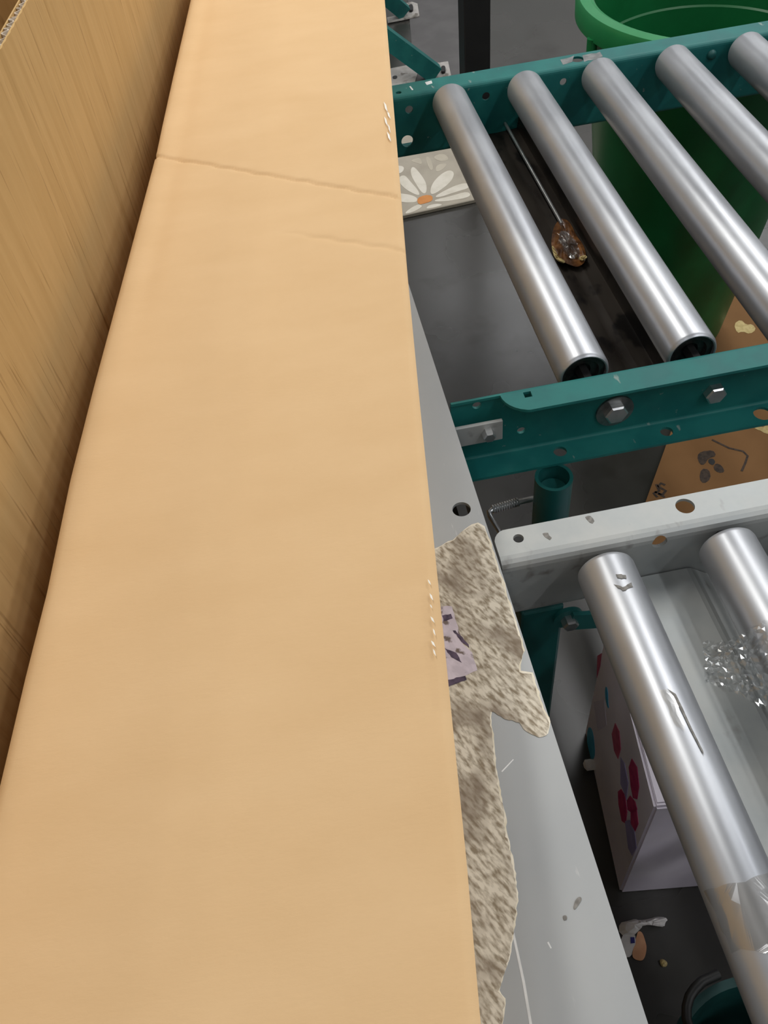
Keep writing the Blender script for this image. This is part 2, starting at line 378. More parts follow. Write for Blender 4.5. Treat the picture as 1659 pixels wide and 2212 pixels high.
for j in range(NY + 1):
    row = []; y = YS[j]
    xl, xr = interp(LT, y), interp(RTb, y)
    for i in range(NX + 1):
        s = i / NX; p = Vector((xl + (xr - xl) * s, y - 0.10 * (s - 0.5) * (xr - xl), ZB))
        z = ZB
        d, t = seg_d(p, c1a, c1b); d += 0.0012 * math.sin(t * 60) * math.sin(t * 17)
        if t < 1.02: z -= 0.0020 * math.exp(-(d / 0.0024) ** 2)
        if d > 0: z += 0.012 * min(d, .05)
        d, t = seg_d(p, c2a, c2b); d += 0.001 * math.sin(t * 40)
        fade = max(0, min(1, (t - .28) / .3))
        z -= 0.0012 * fade * math.exp(-(d / 0.0028) ** 2)
        d, t = seg_d(p, c3a, c3b)
        z -= 0.0003 * max(0, min(1, t * 4)) * max(0, min(1, (1.1 - t) * 4)) * math.exp(-(d / 0.003) ** 2)
        e = min(s, 1 - s) * (xr - xl)
        z -= 0.0022 * max(0, 1 - e / 0.004) ** 2
        if y > c1a.y - .3: z -= 0.0014 * math.exp(-(((s * (xr - xl)) - .021) / .010) ** 2) * min(1, (y - c1a.y + .3) / .1)
        z += 0.0003 * math.sin(y * 13 + s * 3) * math.sin(s * PI)
        row.append(bm.verts.new((p.x, p.y, z)))
    G.append(row)
for j in range(NY):
    for i in range(NX): bm.faces.new((G[j][i], G[j][i + 1], G[j + 1][i + 1], G[j + 1][i]))
def skirt(vs):
    lo = [bm.verts.new((v.co.x, v.co.y, RT + .0006)) for v in vs]
    for k in range(len(vs) - 1): bm.faces.new((vs[k], vs[k + 1], lo[k + 1], lo[k]))
    return lo
la = skirt([G[j][0] for j in range(NY + 1)]); lb = skirt([G[j][NX] for j in range(NY + 1)])
skirt(G[0]); skirt(G[NY])
for k in range(NY): bm.faces.new((la[k], la[k + 1], lb[k + 1], lb[k]))
bmesh.ops.remove_doubles(bm, verts=bm.verts, dist=1e-6)
obj('carton_body', bm, KRAFT, lc, 35)
def edge_tape(y0, y1, seed):             # clear tape lapped over the right-hand edge, with its glints painted as white flecks
    rnd = random.Random(seed)
    bm = B(); n = 30; rows = []
    for k in range(n + 1):
        y = y0 + (y1 - y0) * k / n; xr = interp(RTb, y); wv = rnd.uniform(-.0012, .0012)
        yy = y - 0.10 * .5 * (xr - interp(LT, y))
        rows.append([bm.verts.new((xr - .010 + wv, yy, ZB + .0009)), bm.verts.new((xr - .003, yy, ZB + .0009)), bm.verts.new((xr + .0004, yy, ZB - .0022)), bm.verts.new((xr + .0004, yy, ZB - .045))])
    for a, b in zip(rows, rows[1:]):
        for i in range(3): bm.faces.new((a[i], a[i + 1], b[i + 1], b[i]))
    return obj('clear_tape', bm, TAPE, lc)
def glint_fleck(x, y, w_, h_):
    return patch('tape_glint_fleck', [(x, y), (x + w_ * .6, y + h_ * .3), (x + w_, y + h_), (x + w_ * .3, y + h_ * .6)], ZB + .0016, .0003, GLINT, lc)  # white patch painted in place of a glint on the tape
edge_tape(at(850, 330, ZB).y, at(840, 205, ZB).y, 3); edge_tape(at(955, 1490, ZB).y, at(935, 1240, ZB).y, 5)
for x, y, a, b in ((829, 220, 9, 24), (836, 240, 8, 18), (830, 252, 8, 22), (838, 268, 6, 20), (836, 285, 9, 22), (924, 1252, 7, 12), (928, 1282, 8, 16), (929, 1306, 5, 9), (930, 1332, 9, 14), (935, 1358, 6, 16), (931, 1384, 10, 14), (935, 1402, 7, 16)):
    glint_fleck(x, y, a, b)

# ------------------------------------------------------------------ tall open carton on the left
ZT = 1.072
ta, tb2 = at(0, 110, ZT), at(60, 0, ZT)
dv = (tb2 - ta); dv.z = 0; dv.normalize(); dv = Vector((0.122, 0.9925, 0)).normalized(); nv = Vector((dv.y, -dv.x, 0))     # nv points right, to the long carton
o0 = (ta + tb2) / 2; o0.z = 0
tc_ = thing('tall_carton', 'tall open brown corrugated carton with raw fluted top edge beside the long carton', 'carton', (o0.x - .22, .55, 0))
def TP(s, d, z): return o0 + dv * s - nv * d + Vector((0, 0, z))           # s along, d inward
S0, S1, TH, WD = -0.80, 0.72, 0.008, 0.36
bm = B(); NS, NZ = 420, 60
cr = []
for cx, cy in (((94, 0), (253, 427)), ((0, 127), (90, 354))):
    q = []
    for px, py in (cx, cy):
        d = ray(px, py); k = (o0 - Vector((0, 0, 0))).dot(nv) / d.dot(nv); h = d * k
        q.append(((h - o0).dot(dv), CAMZ + h.z))
    cr.append(q)
def wall_off(s, z):
    o = 0
    for (sa, za), (sb, zb_) in cr:
        sc = sa + (sb - sa) * (z - za) / (zb_ - za)
        o += .0042 * math.exp(-((s - sc) / .004) ** 2)
    o += .0004 * math.sin(s * 2 * PI / .0125)
    return o
F1 = []
for i in range(NS + 1):
    s = S0 + (S1 - S0) * i / NS
    F1.append([bm.verts.new(TP(s, wall_off(s, ZT * j / NZ), ZT * j / NZ)) for j in range(NZ + 1)])
for i in range(NS):
    for j in range(NZ): bm.faces.new((F1[i][j], F1[i + 1][j], F1[i + 1][j + 1], F1[i][j + 1]))
bb = [[bm.verts.new(TP(S0 + (S1 - S0) * i / NS, .0016, ZT * j)) for j in (0, 1)] for i in range(NS + 1)]
for i in range(NS):
    bm.faces.new((bb[i][0], bb[i][1], bb[i + 1][1], bb[i + 1][0]))
    bm.faces.new((F1[i][NZ], F1[i + 1][NZ], bb[i + 1][1], bb[i][1]))
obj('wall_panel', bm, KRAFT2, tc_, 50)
def slab(name, s0, s1, d0, d1, z0, z1, m, parent):
    bm = B(); a = [TP(s, d, 0) for s, d in ((s0, d0), (s1, d0), (s1, d1), (s0, d1))]
    prism(bm, [(p.x, p.y) for p in a], z0, z1); return obj(name, bm, m, parent)
z0 = 0.0
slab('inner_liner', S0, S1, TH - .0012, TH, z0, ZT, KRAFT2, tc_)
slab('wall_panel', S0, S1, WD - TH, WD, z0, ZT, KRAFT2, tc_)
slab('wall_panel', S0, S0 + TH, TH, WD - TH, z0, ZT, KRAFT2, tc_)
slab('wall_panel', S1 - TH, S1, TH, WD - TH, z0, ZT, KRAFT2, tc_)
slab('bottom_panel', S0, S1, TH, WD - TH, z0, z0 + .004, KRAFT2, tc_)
bm = B(); n = 1400; prev = None                       # the corrugated medium between the two liners
for i in range(n + 1):
    s = S0 + .003 + (S1 - S0 - .006) * i / n
    d = .0042 + .0022 * math.sin(s * 2 * PI / .0078)
    zt = ZT + .0012 * math.sin(s * 211) * math.sin(s * 97) - .0004
    cur = [bm.verts.new(TP(s, d - .0004, zt)), bm.verts.new(TP(s, d + .0004, zt)), bm.verts.new(TP(s, d + .0004, ZT - .03)), bm.verts.new(TP(s, d - .0004, ZT - .03))]
    if prev:
        for k in range(3): bm.faces.new((prev[k], prev[k + 1], cur[k + 1], cur[k]))
        bm.faces.new((prev[3], prev[0], cur[0], cur[3]))
    prev = cur
obj('fluting', bm, FLUTE, tc_)
slab('flute_core', S0 + .003, S1 - .003, .0018, .0064, z0, ZT - .005, FLUTE, tc_)

# ------------------------------------------------------------------ green roller conveyor
gc = thing('roller_conveyor', 'teal green painted roller conveyor with bright steel rollers and a green bin behind', 'conveyor', (0.6, 0.88, 0))
GX0, GX1 = 0.108, 1.20
YN, YF = 0.563, 1.163
bm = B(); channel(bm, GX0, GX1, YN, -1, RT, .082, .031)
nr = obj('side_rail', bm, TEAL, gc)
nr['label'] = 'near teal side rail'
arc = [(GX0 - .02, YN - .0062), (0.1535, YN - .0062)]
for k in range(9):
    a = k / 8 * PI / 2
    arc.append((0.1535 + .030 * (1 - math.cos(a)), YN - .0062 - .0262 * math.sin(a)))
arc += [(.1835, YN - .06), (GX0 - .02, YN - .06)]
cb = B(); prism(cb, arc, RT - .02, RT + .02); cuts = [cb]
sq = at(1140, 852, RT); cb = B(); box(cb, sq.x - .0035, sq.x + .0035, sq.y - .0035, sq.y + .0035, RT - .02, RT + .02); cuts.append(cb)
for px, py in ((1030, 876), (1126, 930)):
    q = aty(px, py, YN - .003); cuts.append(cyly(q.x, q.z, .0042, YN - .015, YN + .01))
zb = RT - .079
for px, py, r in ((1440, 932, .0062), (1210, 975, .0065), (1648, 893, .009)):
    q = at(px, py, zb); cuts.append(cylz(q.x, q.y, r, zb - .02, zb + .015))
cut(nr, cuts)
bm = B(); channel(bm, GX0 - .001, GX1, YF, 1, RT, .088, .036)
fr = obj('side_rail', bm, TEAL, gc); fr['label'] = 'far teal side rail'
cuts = []
for px, py, r in ((884, 237, .0055), (880, 305, .0085), (1050, 208, .0055), (1217, 177, .005)):
    q = aty(px, py, YF); cuts.append(cyly(q.x, q.z, r, YF - .01, YF + .015))
q = at(1247, 128, RT); cuts.append(cylz(q.x, q.y, .009, RT - .02, RT + .02))
q = at(861, 200, RT); cuts.append(cylz(q.x, q.y, .004, RT - .02, RT + .02))
cut(fr, cuts)
q = aty(1537, 118, YF); bm = B(); lathe(bm, [(.007, YF), (.006, YF - .003), (.003, YF - .005)], q.x, q.z, 16, 'Y'); obj('rivet', bm, TEALD, gc, 40)
def worn(px, m=SCRATCH):
    return patch('paint_wear', tear(px, 1.5, 8), RT, .0002, m, gc)
worn([(1210, 129), (1232, 124), (1240, 120), (1236, 134), (1216, 140)], DULLST); worn([(1258, 120), (1296, 112), (1302, 122), (1262, 134)], DULLST)
worn([(918, 178), (932, 174), (934, 180), (922, 184)]); worn([(884, 187), (887, 186), (893, 194), (890, 195)])
GR = 0.0245; GZ = RT - 0.012; GL = YF - YN - .024
rollers(gc, [0.239 + 0.1043 * i for i in range(9)], YN + .012, GL, GZ, GR, ROLL_)
q = aty(1327, 886, YN - .003); bolt(gc, q.x, YN - .003, q.z, -1, .0115, .0185)
q = aty(1541, 845, YN - .003); bolt(gc, q.x, YN - .003, q.z, -1, .0105)
# dark cross brace under the first two rollers: a wide tray-shaped channel with a lip
CBZ = RT - .074
bm = B()
prof = [(.252, CBZ + .018), (.254, CBZ + .018), (.256, CBZ + .002), (.296, CBZ), (.310, CBZ), (.338, CBZ + .002), (.340, CBZ + .018), (.352, CBZ + .018),
        (.352, CBZ + .016), (.3418, CBZ + .016), (.3395, CBZ - .001), (.252, CBZ - .003)]
a = [bm.verts.new((p[0], YN + .0005, p[1])) for p in prof]; b = [bm.verts.new((p[0], YF - .0005, p[1])) for p in prof]
bm.faces.new(a); bm.faces.new(b[::-1])
for i in range(len(prof)): bm.faces.new((a[i], a[(i + 1) % len(prof)], b[(i + 1) % len(prof)], b[i]))
obj('cross_brace', bm, BROWNBAR, gc)['label'] = 'glossy dark brown cross brace'
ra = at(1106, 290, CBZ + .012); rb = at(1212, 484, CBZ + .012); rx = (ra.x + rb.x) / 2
bm = B(); tube(bm, [(rx, rb.y, CBZ + .012), (rx, YF - .001, CBZ + .012)], .0022, 10); obj('highlight_rod', bm, BOLT, gc, 50)  # thin bright rod added to imitate the highlight line along the brace
# legs with adjusting sleeve and bent pin
LG = at(1199, 1040, RT - .085)
LX, LY = LG.x, LG.y + .004
for lx, ly in ((LX, LY), (1.1, LY), (1.1, YF + .016)):
    g = B(); tube(g, [(lx, ly, .004), (lx, ly, RT - .10 if ly < .9 else RT - .084)], .0135, 24); leg = obj('leg', g, TEALD, gc, 40)
    g = B(); zt_ = RT - .0825 - (.006 if ly > .9 else 0); lathe(g, [(.0148, .08), (.0182, .08), (.0182, zt_), (.0148, zt_)], lx, ly, 28, closed=True); obj('leg_sleeve', g, TEALD, leg, 40)
    g = B(); box(g, lx - .05, lx + .05, ly - .04, ly + .04, 0.0, .004); obj('foot_plate', g, TEALD, leg)
ZP = RT - .14
pz = [at(1168, 1074, ZP), at(1120, 1084, ZP), at(1063, 1101, ZP), at(1056, 1106, ZP), at(1058, 1114, ZP), at(1085, 1158, ZP - .01)]
bm = B(); tube(bm, pz, [.0032, .0032, .0034, .0026, .0026, .0024], 10); pn = obj('adjusting_pin', bm, BOLT, gc, 50)
bm = B(); a_, b_ = pz[1], pz[2]
for k in range(11):
    p = a_ + (b_ - a_) * (k + .5) / 11; d = (b_ - a_).normalized() * .0008
    tube(bm, [p - d, p + d], .0048, 10)
obj('thread', bm, BOLT, pn)
# galvanised splice plate at the end of the near rail
q0, q1 = aty(985, 925, YN - .004), aty(1085, 928, YN - .004)
q0, q1 = aty(985, 925, YN - .018), aty(1085, 928, YN - .018)
bm = B(); box(bm, .1085, q1.x, YN - .020, YN - .016, q0.z - .024, q0.z, .0008); sp = obj('splice_plate', bm, GALV, gc)
bm = B(); box(bm, .1085, q1.x - .004, YN - .016, YN - .0035, q0.z - .024, q0.z - .021, .0006); obj('splice_foot', bm, GALV, sp)
bolt(sp, (q1.x + .1085) / 2 + .008, YN - .020, q0.z - .011, -1, .006)

# amber tape scrap on the brace
TZ = CBZ + .0075
ts = thing('tape_scrap', 'crumpled clear tape scrap with amber glue edges between the first two green conveyor rollers', 'tape', at(1228, 535, CBZ + .0062))
def blob(name, px, zc, m, amp, seed, parent):
    rnd = random.Random(seed); poly = chaikin(px, 2)
    cx = sum(p[0] for p in poly) / len(poly); cy = sum(p[1] for p in poly) / len(poly)
    bm = B(); rings = []
    for k in range(5):
        t = 1 - k / 4.6
        rings.append([bm.verts.new(at(cx + (x - cx) * t, cy + (y - cy) * t, zc + (0 if k == 0 else rnd.uniform(.1, 1) * amp))) for x, y in poly])
    for a, b in zip(rings, rings[1:]):
        for i in range(len(a)): bm.faces.new((a[i], a[(i + 1) % len(a)], b[(i + 1) % len(a)], b[i]))
    bm.faces.new(rings[-1])
    return obj(name, bm, m, parent)
blob('amber_glue', [(1200, 482), (1215, 470), (1232, 480), (1245, 510), (1262, 530), (1268, 562), (1250, 578), (1230, 572), (1206, 560), (1190, 535), (1192, 505)], TZ - .001, AMBER, .0015, 4, ts)
blob('clear_film', [(1206, 500), (1222, 498), (1240, 515), (1255, 545), (1245, 560), (1226, 556), (1210, 530)], TZ + .001, TAPEW, .006, 9, ts)
blob('paper_curl', [(1190, 532), (1196, 530), (1204, 552), (1222, 564), (1218, 570), (1200, 562)], TZ + .002, TANCH, .003, 2, ts)
blob('paper_curl', [(1248, 556), (1264, 550), (1270, 556), (1256, 566)], TZ + .002, TANCH, .003, 3, ts)

# ------------------------------------------------------------------ galvanised roller conveyor (near, right)
zc = thing('roller_conveyor', 'worn galvanised roller conveyor nearest the viewer with scuffed rollers and plastic film', 'conveyor', (0.6, 0.1, 0))
ZYF, ZYN = 0.3725, -0.22
bm = B(); channel(bm, 0.107, 1.20, ZYF, 1, RT, .076, .034, r=.009)
r_ = obj('side_rail', bm, GALV, zc)
cc = B(); pts = [(0.09, ZYF + .05), (.119, ZYF + .05), (.119, ZYF + .0345)]
for k in range(1, 7):
    a = PI / 2 + k / 6 * PI / 2; pts.append((.119 + .0122 * math.cos(a), ZYF + .0222 + .0122 * math.sin(a)))
pts += [(.1068, ZYF + .018), (.09, ZYF + .018)]
prism(cc, pts, RT - .1, RT + .02)
q = at(1480, 1093, RT); q2 = at(1120, 1163, RT); q3 = aty(1425, 1172, ZYF)
cut(r_, [cc, cylz(q.x, q.y, .0075, RT - .02, RT + .02, 28), cylz(q2.x, q2.y, .0042, RT - .02, RT + .02), cyly(q3.x, q3.z, .0062, ZYF - .01, ZYF + .02)])
r_['label'] = 'far galvanised side rail'
bm = B(); channel(bm, 0.107, 1.20, ZYN, -1, RT, .076, .034, r=.009); obj('side_rail', bm, GALV, zc)
ZR, ZZ, ZL = 0.0223, RT - .015, ZYF - ZYN - .020
gx = [0.1857 + .0975 * i for i in range(10)]
rl = rollers(zc, gx, ZYN + .010, ZL, ZZ, ZR, ROLL_)
for px, py in ((1272, 1122), (1180, 1158)):
    patch('scuff_mark', tear([(px - 8, py - 5), (px + 4, py - 7), (px + 12, py + 4), (px + 8, py + 9), (px - 2, py + 3)], 2, 5), RT, .0002, SPECK, zc)
# folded slider pan below the rollers
bm = B(); zp = RT - .052
q = [at(1452, 1216, zp).x]
fx = .262
prof = [(.222, zp - .012), (.2205, zp - .001), (.223, zp), (fx, zp), (fx + .004, zp - .0012), (fx + .030, zp - .022), (fx + .07, zp - .022), (fx + .07, zp - .024), (fx + .029, zp - .024), (fx + .003, zp - .003), (.2235, zp - .002), (.2235, zp - .012)]
def pan(dx):
    bm = B()
    a = [bm.verts.new((p[0] + dx, ZYN + .001, p[1])) for p in prof]; b = [bm.verts.new((p[0] + dx, ZYF - .001, p[1])) for p in prof]
    bm.faces.new(a); bm.faces.new(b[::-1])
    for i in range(len(prof)): bm.faces.new((a[i], a[(i + 1) % len(prof)], b[(i + 1) % len(prof)], b[i]))
    o = obj('slider_pan', bm, GALV, zc); o['label'] = 'folded galvanised pan under the rollers'
pan(0); pan(.12)
# leg brackets: teal stand under the far rail
q = at(1165, 1340, RT - .09)
lx, ly = .143, ZYF + .017
bm = B(); box(bm, lx - .019, lx + .019, ly - .016, ly + .016, .004, RT - .076, .003); lg = obj('leg', bm, TEALD, zc)
bm = B(); box(bm, lx - .06, lx + .06, ly - .05, ly + .05, 0, .004); obj('foot_plate', bm, TEALD, lg)
bm = B(); lathe(bm, [(.013, ly - .020), (.013, ly - .0162)], lx + .022, RT - .092, 24, 'Y'); br = obj('leg_lug', bm, TEALD, lg, 30)
bolt(lg, lx + .022, ly - .020, RT - .092, -1, .007)
bm = B(); prism(bm, [(0, 0), (.42, 0), (.42, .004), (0, .004)], -.011, .011)
bmesh.ops.rotate(bm, verts=bm.verts, matrix=Matrix.Rotation(math.radians(14), 3, 'Y')); bmesh.ops.translate(bm, verts=bm.verts, vec=(lx + .022, ly - .024, RT - .092))
obj('diagonal_brace', bm, TEALD, lg)
bm = B(); box(bm, lx - .019 + .9, lx + .019 + .9, ly - .016, ly + .016, .0, RT - .076, .003); obj('leg', bm, TEALD, zc)
for xx in (lx, lx + .9):
    bm = B(); box(bm, xx - .019, xx + .019, ZYN - .024, ZYN + .008, 0, RT - .076, .003); obj('leg', bm, TEALD, zc)
# tape on the first galvanised roller: patches wrapped on the cylinder
def wrap_patch(name, px, m, dr, parent, x0, jag=0.0, label=None):
    ax = Vector((x0, 0, ZZ)); R = ZR + dr; pts = []
    for x, y in px:
        d = ray(x, y); o = Vector((0, 0, CAMZ)) - ax
        A = d.x ** 2 + d.z ** 2; Bq = 2 * (o.x * d.x + o.z * d.z); Cq = o.x ** 2 + o.z ** 2 - R * R
        D = Bq * Bq - 4 * A * Cq
        k = (-Bq - math.sqrt(max(D, 0))) / (2 * A); h = Vector((0, 0, CAMZ)) + d * k
        pts.append((math.atan2(h.x - ax.x, h.z - ax.z), h.y))
    bm = B(); f = bm.faces.new([bm.verts.new((a * R, y, 0)) for a, y in pts])
    bmesh.ops.triangulate(bm, faces=[f]); bmesh.ops.subdivide_edges(bm, edges=bm.edges, cuts=2, use_grid_fill=True)
    for v in bm.verts:
        a = v.co.x / R; v.co = Vector((ax.x + R * math.sin(a), v.co.y, ax.z + R * math.cos(a)))
    off = root_loc(parent); bmesh.ops.translate(bm, verts=bm.verts, vec=-off)
    me = bpy.data.meshes.new(name); bm.to_mesh(me); bm.free(); o = link(name, me, m, parent)
    if label: o['label'] = label
    return o
X1 = gx[0]
wrap_patch('tape_strip', tear([(1536, 1955), (1520, 1925), (1560, 1912), (1610, 1905), (1665, 1880), (1700, 1870), (1700, 2075), (1660, 2060), (1600, 2050), (1580, 2060)], 3, 14), TAPEB, .0005, zc, X1, label='clear tape wrapped on roller')
wrap_patch('tape_strip', tear([(1424, 1490), (1440, 1488), (1466, 1512), (1470, 1545), (1480, 1565), (1478, 1580), (1455, 1560), (1440, 1520)], 2, 8), TAPEW, .0004, zc, X1)
wrap_patch('tear_line', [(1440, 1487), (1460, 1499), (1475, 1530), (1494, 1572), (1519, 1622), (1521, 1632), (1515, 1622), (1490, 1574), (1471, 1534), (1456, 1503)], SPECK, .0006, zc, X1)
wrap_patch('dirt_speck', tear([(1330, 1240), (1352, 1242), (1354, 1250), (1334, 1248)], 1.5, 5), SPECK, .0004, zc, X1)
wrap_patch('dirt_speck', tear([(1325, 1262), (1345, 1268), (1364, 1258), (1368, 1268), (1345, 1276)], 1.5, 5), SPECK, .0004, zc, X1)
# plastic film
wr = B(); rnd = random.Random(5); NXW, NYW = 34, 26; FW = []
x00, x10, x11, x01 = at(1524, 1372, RT), at(1720, 1350, RT), at(1780, 1560, RT), at(1528, 1462, RT)
for j in range(NYW + 1):
    row = []
    for i in range(NXW + 1):
        u, v = i / NXW, j / NYW
        p = (x00 * (1 - u) + x10 * u) * (1 - v) + (x01 * (1 - u) + x11 * u) * v
        # sags between the rollers, lies over the second one
        dx = abs(p.x - gx[1]); zt = ZZ + math.sqrt(max(0, (ZR + .0015) ** 2 - dx * dx)) if dx < ZR else ZZ + .0015
        zt = max(zt, ZZ + .002)
        cz = .004 * abs(math.sin(u * 23 + v * 9 + 2 * math.sin(v * 7))) + .003 * abs(math.sin(u * 11 - v * 31)) + rnd.uniform(0, .0009)
        row.append(wr.verts.new((p.x + rnd.uniform(-.001, .001), p.y + rnd.uniform(-.001, .001) + .004 * math.sin(u * 9) * (v - .5), zt + cz)))
    FW.append(row)
for j in range(NYW):
    for i in range(NXW): wr.faces.new((FW[j][i], FW[j][i + 1], FW[j + 1][i + 1], FW[j + 1][i]))
wo = obj('plastic_film', wr, FILM); tag(wo, 'crinkled clear plastic film lying across the galvanised rollers', 'plastic film')

# ------------------------------------------------------------------ green bin
BC = (0.776, 1.478); BZ0 = .010
bn = thing('waste_bin', 'large round green plastic bin standing behind the teal conveyor rail', 'bin', (BC[0], BC[1], BZ0))
bm = B()
lathe(bm, [(.001, BZ0), (.128, BZ0), (.137, BZ0 + .008), (.214, .665), (.218, .70), (.210, .70), (.2005, .60), (.1975, .597), (.197, .59), (.130, BZ0 + .010), (.001, BZ0 + .008)], BC[0], BC[1], 96)
obj('bin_body', bm, BIN, bn, 35)
bm = B()
lathe(bm, [(.211, .694), (.213, .703), (.220, .706), (.234, .703), (.239, .694), (.238, .668), (.234, .668), (.233, .690), (.217, .694)], BC[0], BC[1], 96, closed=True)
obj('rim', bm, BINR, bn, 35)
for ang in (math.radians(200), math.radians(20)):
    bm = B(); rr = []
    for sgn in (-1, 1):
        a = ang + sgn * .19
        p0 = Vector((BC[0] + .208 * math.cos(a), BC[1] + .208 * math.sin(a), .59)); p1 = Vector((BC[0] + .234 * math.cos(a), BC[1] + .234 * math.sin(a), .63)); p2 = Vector((BC[0] + .235 * math.cos(a), BC[1] + .235 * math.sin(a), .672))
        rr.append((p0, p1, p2))
    path = [rr[0][2], rr[0][1]] + [Vector((BC[0] + .236 * math.cos(ang + t * .16), BC[1] + .236 * math.sin(ang + t * .16), .618)) for t in (-.8, 0, .8)] + [rr[1][1], rr[1][2]]
    tube(bm, path, .009, 10); obj('handle', bm, BINR, bn, 50)

# ------------------------------------------------------------------ flattened carton on the floor
fc0 = Vector((.655, 1.112, 0)); uu = Vector((.575, .818, 0)).normalized(); vv = Vector((uu.y, -uu.x, 0))
fcorner = fc0 - uu * .30
fp = [fcorner, fcorner + vv * .26, fcorner + vv * .26 + uu * .88, fcorner + uu * .88]
fcm = thing('flattened_carton', 'flattened brown carton with printed handling marks on the floor under the teal conveyor', 'carton', (fc0.x + .2, fc0.y, 0))
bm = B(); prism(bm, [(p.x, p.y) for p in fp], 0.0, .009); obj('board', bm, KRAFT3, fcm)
FZ = .0092
patch('printed_mark', chaikin([(1530, 992), (1540, 990), (1546, 998), (1540, 1006), (1530, 1000)]), FZ, .0003, BLACKP, fcm)
for pl in ([(1505, 985), (1515, 975), (1540, 972), (1548, 985), (1530, 990), (1522, 1004), (1512, 1004)], [(1546, 1000), (1560, 1006), (1566, 1020), (1552, 1022), (1540, 1012)], [(1515, 1012), (1532, 1014), (1536, 1034), (1520, 1046), (1510, 1034)]):
    patch('printed_mark', tear(chaikin(pl, 1), 1.5, 6), FZ, .0002, INK, fcm)
def stroke(px, wd, parent, m=INK):
    L = [at(x, y, FZ) for x, y in px]; poly = []
    nn = []
    for i in range(len(L)):
        t = (L[min(i + 1, len(L) - 1)] - L[max(i - 1, 0)]).normalized(); nn.append(Vector((-t.y, t.x, 0)) * wd)
    poly = [(p + n_) for p, n_ in zip(L, nn)] + [(p - n_) for p, n_ in zip(L[::-1], nn[::-1])]
    bm = B(); prism(bm, [(p.x, p.y) for p in poly], FZ, FZ + .0003); return obj('printed_mark', bm, m, parent)
stroke([(1538, 950), (1575, 968), (1605, 975), (1615, 985), (1610, 1000), (1602, 1018)], .0022, fcm)
stroke([(1437, 1048), (1428, 1044), (1422, 1050), (1430, 1056), (1438, 1060), (1432, 1068), (1422, 1066)], .0026, fcm)
stroke([(1418, 1046), (1424, 1060), (1412, 1066), (1420, 1074)], .0026, fcm)
stroke([(1414, 1062), (1436, 1074)], .0022, fcm)
patch('torn_patch', tear(chaikin([(1585, 700), (1600, 690), (1612, 702), (1625, 700), (1634, 712), (1620, 722), (1604, 716), (1592, 720)], 1), 1.5, 5), FZ, .0003, TANCH, fcm)
patch('torn_patch', tear([(1630, 925), (1680, 915), (1680, 945), (1650, 935)], 2, 6), FZ, .0003, TANCH, fcm)

# ------------------------------------------------------------------ white printed box under the galvanised conveyor
wc = Vector((.272, .311, 0)); wd_ = Vector((.121, .993, 0)).normalized(); wn = Vector((wd_.y, -wd_.x, 0))
WL, WW, WH = .245, .30, .325
wb = thing('white_box', 'white coated carton with magenta and blue dots printed on its side, on the floor', 'box', (wc.x + .15, wc.y + .12, 0))
bm = B(); prism(bm, [(p.x, p.y) for p in (wc, wc + wn * WW, wc + wn * WW + wd_ * WL, wc + wd_ * WL)], 0, WH)
bmesh.ops.bevel(bm, geom=list(bm.edges), offset=.003, segments=2, affect='EDGES')
obj('box_body', bm, WBOX, wb)
for k, (s0, s1) in enumerate(((.006, WL - .006),)):
    bm = B(); a = wc + wn * .004 + wd_ * s0; b = wc + wn * .004 + wd_ * s1
    prism(bm, [(p.x, p.y) for p in (a, a + wn * (WW - .008), b + wn * (WW - .008), b)], WH + .0002, WH + .0016); obj('lid_flap', bm, WBOX, wb)
def side_px(px):                  # pixel -> point on the left face of the white box
    d = ray(*px); k = (wc).dot(wn) / d.dot(wn); return Vector((0, 0, CAMZ)) + d * k
def decal(name, poly, m, off=.0006):
    bm = B(); a = [bm.verts.new(side_px(p) - wn * .0001) for p in poly]; b = [bm.verts.new(side_px(p) - wn * (.0001 + off)) for p in poly]
    n = len(poly); bm.faces.new(a); bm.faces.new(b[::-1])
    for i in range(n): bm.faces.new((a[i], a[(i + 1) % n], b[(i + 1) % n], b[i]))
    return obj(name, bm, m, wb)
Zm = lambda L: [(1200 + x / 3.614, 1400 + y / 3.614) for x, y in L]
decal('printed_dot', chaikin(Zm([(265, 610), (290, 640), (305, 740), (310, 840), (290, 880), (262, 840), (248, 730), (250, 650)])), BLUE)
decal('printed_dot', chaikin(Zm([(395, 290), (410, 330), (412, 420), (420, 480), (400, 440), (388, 350)])), BLUE)
decal('printed_stripe', Zm([(510, 850), (540, 900), (570, 1050), (555, 1190), (540, 1130), (510, 1060)]), LAV)
decal('printed_stripe', Zm([(545, 1350), (580, 1340), (620, 1430), (635, 1560), (600, 1620), (570, 1560)]), LAV)
decal('printed_stripe', Zm([(300, 420), (380, 400), (400, 600), (330, 650)]), mat('pale_lavender', lin(196, 188, 210), lin(200, 192, 214), rough=.45, scale=(20, 20, 20)), .0003)
decal('printed_dot', Zm([(468, 585), (500, 650), (512, 790), (490, 865), (460, 800), (442, 670)]), PINK2)
decal('printed_dot', Zm([(598, 862), (640, 930), (655, 1080), (640, 1180), (608, 1170), (590, 1080), (575, 930)]), PINK)
decal('printed_dot', Zm([(515, 1100), (545, 1150), (562, 1280), (550, 1370), (520, 1350), (495, 1220), (490, 1120)]), PINK)
decal('printed_dot', Zm([(585, 1150), (625, 1200), (640, 1260), (600, 1290), (565, 1260), (560, 1190)]), PINK)
decal('printed_dot', Zm([(590, 1270), (635, 1250), (650, 1370), (625, 1430), (590, 1370)]), PINK)
decal('printed_dot', Zm([(330, 60), (362, 40), (350, 140), (325, 230)]), PINK2)
